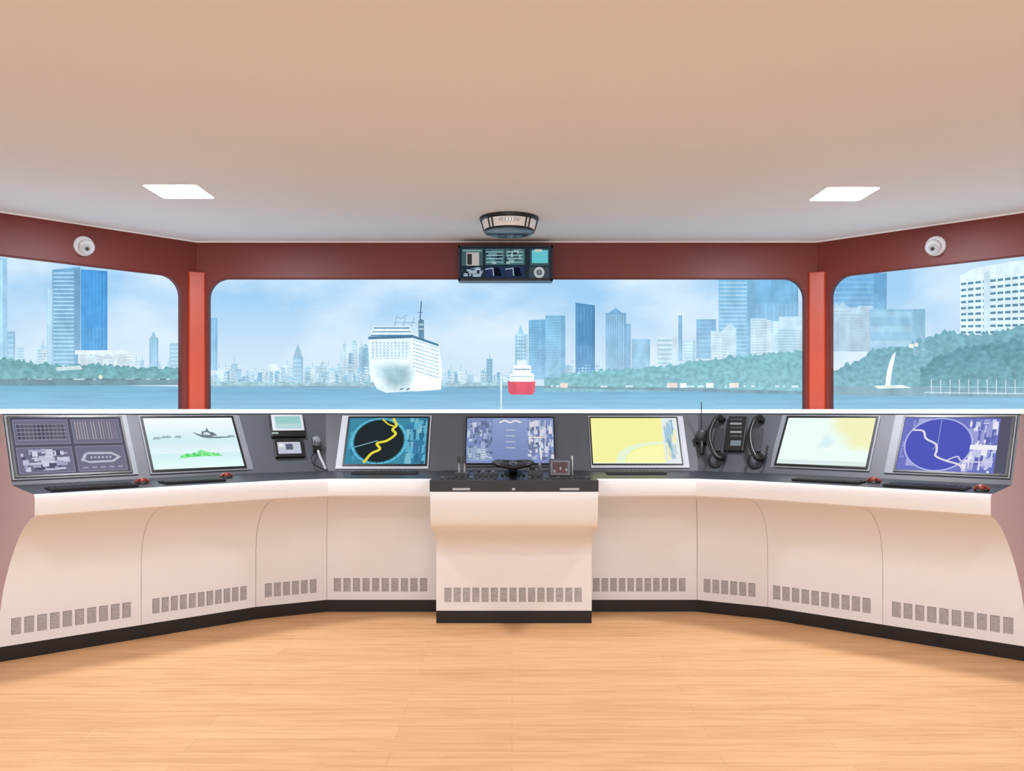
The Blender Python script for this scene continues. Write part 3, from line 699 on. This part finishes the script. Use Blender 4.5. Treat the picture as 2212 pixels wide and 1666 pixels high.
def handset(x, yt, yb, s=1.0):
    mb = MB()
    h = lambda px, py, w: at(3, px, py, w)
    mb.box(h(x+4, (yt+yb)/2-6, 0.010), U, Vv, W, 0.026, 0.09, 0.010, M_DESK)
    mb.tube([h(x+12*s, yt+4, 0.035), h(x+1, yt+10, 0.062), h(x-9*s, yt+34, 0.075), h(x-12*s, (yt+yb)/2, 0.078), h(x-8*s, yb-34, 0.072), h(x+2, yb-16, 0.06), h(x+13*s, yb-14, 0.04)], 0.016, M_BLACK, 12)
    mb.cyl(h(x+12, yt+6, 0.02), h(x+10, yt+8, 0.062), 0.026, 0.021, M_BLACK, 16); mb.cyl(h(x+12, yb-20, 0.02), h(x+11, yb-18, 0.06), 0.026, 0.021, M_BLACK, 16)
    path = [h(x-9, yb-22, 0.05), h(x-15, yb-8, 0.05), h(x-6, yb+5, 0.05), h(x+10, yb+4, 0.05), h(x+22, yb-14, 0.035), h(x+25, yb-52, 0.014)]
    Q = [path[0]*2-path[1]]+path+[path[-1]*2-path[-2]]; core = []
    for i in range(1, len(Q)-2):
        for k in range(24):
            t = k/24; a, b, c, d = Q[i-1], Q[i], Q[i+1], Q[i+2]
            core.append(0.5*((2*b)+(c-a)*t+(2*a-5*b+4*c-d)*t*t+(3*b-a-3*c+d)*t**3))
    coil = []
    for i, p in enumerate(core[:-1]):
        d = (core[i+1]-p).normalized(); e1 = d.cross(W).normalized(); e2 = d.cross(e1)
        ang = i*1.3; coil.append(p+(e1*math.cos(ang)+e2*math.sin(ang))*0.0065)
    mb.tube(coil, 0.0032, M_BLACK, 5, 1, False)
    mb.build('telephone_handset')
handset(1549, 905, 1012); handset(1634, 905, 1014, 0.8)
mb = MB()
pbox(mb, 3, 1576, 904, 1606, 978, 0, 0.026, M_BLACK)
for k in range(5): pbox(mb, 3, 1579, 909+k*9, 1603, 914+k*9, 0.026, 0.03, M_HOUS if k % 2 else M_DESK)
pface(mb, 3, 1580, 956, 1601, 968, 0.0265, (120, 130, 138))
mb.build('intercom_keypad', bevel=0.002)

# ---------------------------------------------------------------- things on the desk
def on_desk(i, s, d):
    zz = 0.888+(d-0.04)*0.012/0.5
    return PL[i]+SEG[i]*s+NRM[i]*d+Z*zz
def keyboard(i, s0, s1, d0, d1, rows_=3):
    mb = MB(); c = (on_desk(i, s0, d0)+on_desk(i, s1, d1))/2
    mb.box(c+Z*0.006, SEG[i], NRM[i], Z, (s1-s0)/2, (d1-d0)/2, 0.006, M_BLACK)
    n = int((s1-s0)/0.026)
    for r in range(rows_):
        for k in range(n):
            p = on_desk(i, s0+0.018+k*0.026, d0+0.03+r*(d1-d0-0.03)/rows_); mb.box(p+Z*0.0135, SEG[i], NRM[i], Z, 0.010, (d1-d0)/rows_*0.34, 0.002, M_BLACK)
    mb.build('console_keyboard', bevel=0.0015)
def trackball(i, s, d):
    mb = MB(); p = on_desk(i, s, d)
    mb.cyl(p, p+Z*0.008, 0.036, 0.03, M_BLACK, 20); mb.ball(p+Z*0.014, 0.018, M_REDK)
    mb.tube([p+Z*0.008-SEG[i]*0.036, p+Z*0.024-SEG[i]*0.015, p+Z*0.026+SEG[i]*0.012, p+Z*0.01+SEG[i]*0.04], 0.008, M_REDK)
    mb.build('trackball_control')
l0 = (PL[1]-PL[0]).length; l4 = (PL[5]-PL[4]).length
keyboard(0, 0.10, 0.52, 0.10, 0.27); trackball(0, 0.585, 0.26); keyboard(0, 0.68, 1.02, 0.14, 0.28); trackball(0, 1.10, 0.34)
keyboard(4, l4-0.54, l4-0.14, 0.10, 0.27); trackball(4, l4-0.07, 0.15); keyboard(4, 0.2, 0.58, 0.14, 0.28); trackball(4, l4-0.64, 0.28)
keyboard(2, 0.08, 0.5, 0.30, 0.42); keyboard(2, 1.72, 2.1, 0.30, 0.42)

# ---------------------------------------------------------------- centre steering console
XC = 0.012; HWD = 0.4755
cp = [(5.66, 0.0, None), (5.66, 0.905, M_BLACK), (4.87, 0.905, M_BLACK), (4.845, 0.9, M_BLACK), (4.84, 0.888, M_BLACK), (4.84, 0.842, M_WHITE), (4.832, 0.838, M_WHITE), (4.828, 0.825, M_WHITE),
      (4.828, 0.78, M_WHITE), (4.832, 0.74, M_WHITE), (4.84, 0.70, M_WHITE), (4.852, 0.668, M_WHITE), (4.87, 0.645, M_WHITE), (4.90, 0.625, M_WHITE), (4.96, 0.602, M_WHITE), (5.03, 0.578, M_WHITE), (5.10, 0.55, M_WHITE), (5.155, 0.52, M_WHITE),
      (5.19, 0.488, M_WHITE), (5.205, 0.455, M_WHITE), (5.21, 0.42, M_WHITE), (5.21, 0.078, M_BASE), (5.215, 0.0, M_BASE)]
mb = MB()
for k in range(1, len(cp)-1):
    a, b = cp[k], cp[k+1]
    mb.face([(XC-HWD, a[0], a[1]), (XC+HWD, a[0], a[1]), (XC+HWD, b[0], b[1]), (XC-HWD, b[0], b[1])], a[2], smooth=6 <= k <= 19)
for sx in (-1, 1): mb.face([(XC+sx*HWD, p[0], p[1]) for p in cp], M_WHITE)
mb.box(Vector((XC, 5.2, 0.874)), Vector((1, 0, 0)), Vector((0, 1, 0)), Z, HWD+0.004, 0.364, 0.032, M_BLACK)
for x0, x1 in ((-0.35, -0.25), (-0.012, 0.006), (0.26, 0.37)):
    mb.face([(XC+x0, 4.8355, 0.850), (XC+x1, 4.8355, 0.850), (XC+x1, 4.8355, 0.862), (XC+x0, 4.8355, 0.862)], M_HOUSL)
for k in range(26):
    x = XC-0.42+k*0.034
    if -0.1 < x < 0.1: continue
    mb.box(Vector((x, 4.93, 0.909)), Vector((1, 0, 0)), Vector((0, 1, 0)), Z, 0.01, 0.02, 0.005, M_BLACK)
    mb.box(Vector((x, 5.0, 0.909)), Vector((1, 0, 0)), Vector((0, 1, 0)), Z, 0.01, 0.012, 0.005, M_HOUS if k % 5 == 0 else M_DESK)
st = mb.build('steering_console'); st.data.set_sharp_from_angle(angle=math.radians(35))
mb = MB(); slots(mb, V2(XC-HWD, 5.21), V2(1, 0), V2(0, 1), 0.052, 0.888, 15); mb.build('ventilation_grille', parent=st)

zt = 0.906
mb = MB(); X = Vector((1, 0, 0)); Y = Vector((0, 1, 0))
mb.cyl((XC-0.005, 5.12, zt), (XC-0.005, 5.11, zt+0.02), 0.075, 0.055, M_BLACK, 24)
mb.cyl((XC-0.005, 5.12, zt+0.015), (XC-0.005, 5.08, zt+0.07), 0.026, 0.022, M_BLACK, 18)
cw = Vector((XC-0.005, 5.07, zt+0.072)); tn = Vector((0, -0.12, 0.99)).normalized(); tv = tn.cross(X)
mb.tube([cw+X*0.115*math.cos(t)+tv*0.085*math.sin(t)+Z*0.014*abs(math.cos(t)) for t in [k*2*math.pi/28 for k in range(29)]], 0.012, M_BLACK, 10, 1, False)
for t in (0.0, math.pi, -math.pi/2): mb.tube([cw, cw+X*0.115*math.cos(t)+tv*0.085*math.sin(t)+Z*0.014*abs(math.cos(t))], 0.011, M_DESK, 8, 1, False)
mb.cyl(cw-tn*0.012, cw+tn*0.018, 0.032, 0.028, M_DESK, 18)
mb.build('steering_wheel')
def lever(x, y):
    mb = MB(); mb.box(Vector((x, y, zt+0.012)), X, Y, Z, 0.042, 0.08, 0.012, M_DESK)
    for dx in (-0.016, 0.016):
        mb.tube([(x+dx, y, zt+0.02), (x+dx, y-0.005, zt+0.07), (x+dx, y-0.012, zt+0.09)], 0.006, M_SILV, 8)
        mb.box(Vector((x+dx, y-0.014, zt+0.1)), X, Y, Z, 0.011, 0.012, 0.018, M_BLACK)
    mb.build('throttle_lever', bevel=0.002)
lever(XC-0.315, 5.15)
mb = MB()
mb.box(Vector((XC+0.28, 5.2, zt+0.05)), X, Y, Z, 0.065, 0.04, 0.05, M_DESK)
mb.box(Vector((XC+0.28, 5.158, zt+0.05)), X, Y, Z, 0.06, 0.004, 0.045, M_HOUS)
mb.face([(XC+0.235, 5.1535, zt+0.02), (XC+0.325, 5.1535, zt+0.02), (XC+0.325, 5.1535, zt+0.084), (XC+0.235, 5.1535, zt+0.084)], M_SCR, (96, 74, 76))
for k in range(5): mb.box(Vector((XC+0.245+k*0.018, 5.153, zt+0.03+0.008*(k % 3))), X, Y, Z, 0.005, 0.001, 0.008, M_REDK if k % 2 else M_HOUSL)
mb.cyl((XC+0.355, 5.2, zt), (XC+0.355, 5.2, zt+0.12), 0.007, 0.006, M_SILV, 8)
mb.build('indicator_box', bevel=0.003)
mb = MB()
mb.box(Vector((XC+0.13, 5.14, zt+0.02)), X, Y, Z, 0.045, 0.045, 0.02, M_DESK); mb.cyl((XC+0.155, 5.14, zt+0.04), (XC+0.155, 5.13, zt+0.075), 0.008, 0.011, M_HOUS, 10)
mb.cyl((XC+0.11, 5.14, zt+0.04), (XC+0.11, 5.14, zt+0.055), 0.016, 0.014, M_BLACK, 14); mb.build('thruster_joystick', bevel=0.002)
mb = MB()
mb.box(Vector((XC-0.17, 5.16, zt+0.012)), X, Y, Z, 0.07, 0.06, 0.012, M_DESK)
for k in range(4): mb.cyl((XC-0.215+k*0.03, 5.15, zt+0.024), (XC-0.215+k*0.03, 5.15, zt+0.036), 0.009, 0.008, M_HOUS if k % 2 else M_BLACK, 12)
mb.build('switch_panel', bevel=0.002)

# ---------------------------------------------------------------- overhead monitor
mb = MB()
x0, x1 = (990-CX)*5.985/F, (1194-CX)*5.985/F; z0, z1 = 1.3+(HY-607)*5.985/F, 1.3+(HY-531)*5.985/F
mb.box(Vector(((x0+x1)/2, 6.04, (z0+z1)/2)), X, Z, Y, (x1-x0)/2, (z1-z0)/2, 0.055, M_BLACK)
for a, b, c, d in ((x0, x1, z1-0.014, z1), (x0, x1, z0, z0+0.016), (x0, x0+0.012, z0, z1), (x1-0.012, x1, z0, z1)):
    mb.box(Vector(((a+b)/2, 5.98, (c+d)/2)), X, Z, Y, (b-a)/2, (d-c)/2, 0.006, M_BLACK)
w, h = x1-x0-0.024, z1-z0-0.03
c = Canvas(mb, lambda u, v: Vector((x0+0.012+u*w, 5.9845, z0+0.016+v*h)), Vector((0, -0.2, 0))); c.mat = M_SCR; c.ar = w/h
c.rect(0, 0, 1, 1, (32, 44, 54), 0)
cols = [(124, 152, 164), (62, 84, 98), (150, 168, 172), (30, 40, 60), (90, 130, 140)]
c.rect(0.02, 0.42, 0.25, 0.96, (62, 86, 92), 1); c.rect(0.07, 0.42, 0.21, 0.85, (172, 168, 164), 3); c.rect(0.08, 0.45, 0.13, 0.8, (50, 50, 56), 4); c.rect(0.03, 0.88, 0.24, 0.93, (120, 150, 150), 3)
for x in (0.28, 0.5): 
    c.rect(x, 0.45, x+0.21, 0.96, (70, 104, 112), 1); tiles(c, x, 0.47, x+0.2, 0.95, cols, 30, 3, 0.3)
    for k in range(4): c.rect(x+0.01, 0.52+k*0.11, x+0.19, 0.545+k*0.11, (150, 190, 186), 4)
    c.rect(x, 0.04, x+0.21, 0.4, (38, 50, 78), 1); c.poly([(x+0.08, 0.08), (x+0.18, 0.08), (x+0.15, 0.36), (x+0.1, 0.36)], (14, 18, 34), 3)
    c.line([(x, 0.3), (x+0.08, 0.34), (x+0.09, 0.1)], 0.04, (140, 156, 172), 4, c.ar)
c.rect(0.77, 0.42, 0.98, 0.96, (60, 80, 86), 1); c.rect(0.79, 0.5, 0.965, 0.92, (96, 186, 196), 3); c.rect(0.82, 0.86, 0.9, 0.95, (180, 190, 180), 4)
tiles(c, 0.02, 0.04, 0.26, 0.38, [(150, 166, 180), (24, 32, 56), (90, 104, 130)], 24, 2, 0.4)
c.rect(0.76, 0.02, 0.98, 0.38, (60, 68, 76), 1); c.ring(0.87, 0.2, 0.03, 0.09, 0.028, 0.09, (170, 178, 180), 3); c.disc(0.87, 0.2, 0.02, 0.06, (110, 120, 124), 4)
mb.build('overhead_monitor', merge=False)

# ceiling-mounted indicator (flared drum)
mb = MB(); cx, cy = (1100-CX)*5.36/F, 5.36
def ringz(r, z, n=64): return [Vector((cx+r*math.cos(2*math.pi*k/n), cy+r*math.sin(2*math.pi*k/n), z)) for k in range(n)]
pf = [(0.186, HC, M_BLACK), (0.186, 2.508, M_BLACK), (0.184, 2.496, M_BLACK), (0.172, 2.490, M_PEARL), (0.164, 2.46, M_PEARL), (0.158, 2.436, M_BLACK), (0.16, 2.430, M_BLACK), (0.158, 2.420, M_GLASSB), (0.13, 2.412, M_GLASSB), (0.0, 2.412, M_GLASSB)]
for k in range(len(pf)-1): mb.grid([ringz(pf[k][0], pf[k][1]), ringz(max(pf[k+1][0], 1e-4), pf[k+1][1])], pf[k][2], True, True)
for ang in (222, 232, 308, 318, 0, 45, 90, 135, 180):
    t = math.radians(ang)
    p0 = Vector((cx+0.175*math.cos(t), cy+0.175*math.sin(t), 2.492)); p1 = Vector((cx+0.159*math.cos(t), cy+0.159*math.sin(t), 2.434))
    mb.tube([p0, p1], 0.005, M_BLACK, 6, 1, False)
nseg = 14
arc = [math.radians(248+k*44/nseg) for k in range(nseg+1)]
for k in range(nseg):
    q = []
    for a_, r_, z_ in ((arc[k], 0.1735, 2.478), (arc[k+1], 0.1735, 2.478), (arc[k+1], 0.1705, 2.462), (arc[k], 0.1705, 2.462)): q.append((cx+r_*math.cos(a_), cy+r_*math.sin(a_), z_))
    mb.face(q, M_SILV if k % 2 else M_HOUSL)
ob = mb.build('ceiling_rudder_indicator'); ob.data.set_sharp_from_angle(angle=math.radians(30))

# dome security cameras on the soffit
for px, A, d in ((180, KL, dL), (2022, KR, dR)):
    n = outn(d); p = hit(px, 532, A, n)-n*0.001; mb = MB()
    mb.cyl(p, p-n*0.02, 0.066, 0.062, M_CAMW, 28)
    mb.cyl(p-n*0.02, p-n*0.04, 0.062, 0.052, M_CAMW, 28)
    q = p-n*0.052-Z*0.012
    mb.ball(q, 0.05, M_CAMW, 24)
    f = (Vector((0, 1.0, 0.2))-q).normalized()
    mb.cyl(q+f*0.036, q+f*0.052, 0.03, 0.027, M_HOUSL, 20); mb.cyl(q+f*0.045, q+f*0.0535, 0.018, 0.016, M_HOUS, 16); mb.cyl(q+f*0.05, q+f*0.055, 0.008, 0.008, M_BLACK, 12)
    mb.build('security_camera')

# ---------------------------------------------------------------- ceiling lights
def panel_light(x, y, mat, s=0.145):
    mb = MB(); r = 0.02; pts = []
    for sx, sy, a0 in ((1, 1, 0), (-1, 1, 90), (-1, -1, 180), (1, -1, 270)):
        for k in range(5):
            a = math.radians(a0+k*22.5); pts.append((x+sx*(s-r)+r*math.cos(a), y+sy*(s-r)+r*math.sin(a)))
    mb.face([(a, b, HC-0.004) for a, b in pts][::-1], mat)
    mb.grid([[Vector((a, b, HC-0.004)) for a, b in pts], [Vector((a, b, HC)) for a, b in pts]], M_TRIM, True, False)
    mb.build('ceiling_light')
panel_light(-1.835, 4.70, M_LAMPF); panel_light(1.85, 4.75, M_LAMPF)
for x in (-1.84, 1.84):
    for y in (2.1, -0.4): panel_light(x, y, M_LAMP)

def area(name, loc, rot, size, power, col, sy=None):
    l = bpy.data.lights.new(name, 'AREA'); l.energy = power; l.color = col; l.size = size
    if sy: l.shape = 'RECTANGLE'; l.size_y = sy
    o = bpy.data.objects.new(name, l); o.location = loc; o.rotation_euler = rot; S.collection.objects.link(o); return o
area('rear_fill_light', (0, -2.6, 1.5), (math.radians(90), 0, 0), 5.5, 85, (0.97, 0.97, 1.0), 2.0)  # unseen fill light added behind the camera to brighten the room

w = bpy.data.worlds.new('World'); S.world = w; w.use_nodes = True
bgn = w.node_tree.nodes['Background']; bgn.inputs['Color'].default_value = (0.95, 0.96, 1.0, 1); bgn.inputs['Strength'].default_value = 0.82

cam = bpy.data.cameras.new('camera'); co = bpy.data.objects.new('camera', cam); S.collection.objects.link(co)
co.location = CAM; co.rotation_euler = (math.radians(90), 0, 0)
cam.sensor_width = 36; cam.lens = F/2212*36; cam.shift_y = (HY-833)/2212; cam.clip_start = 0.05
S.camera = co
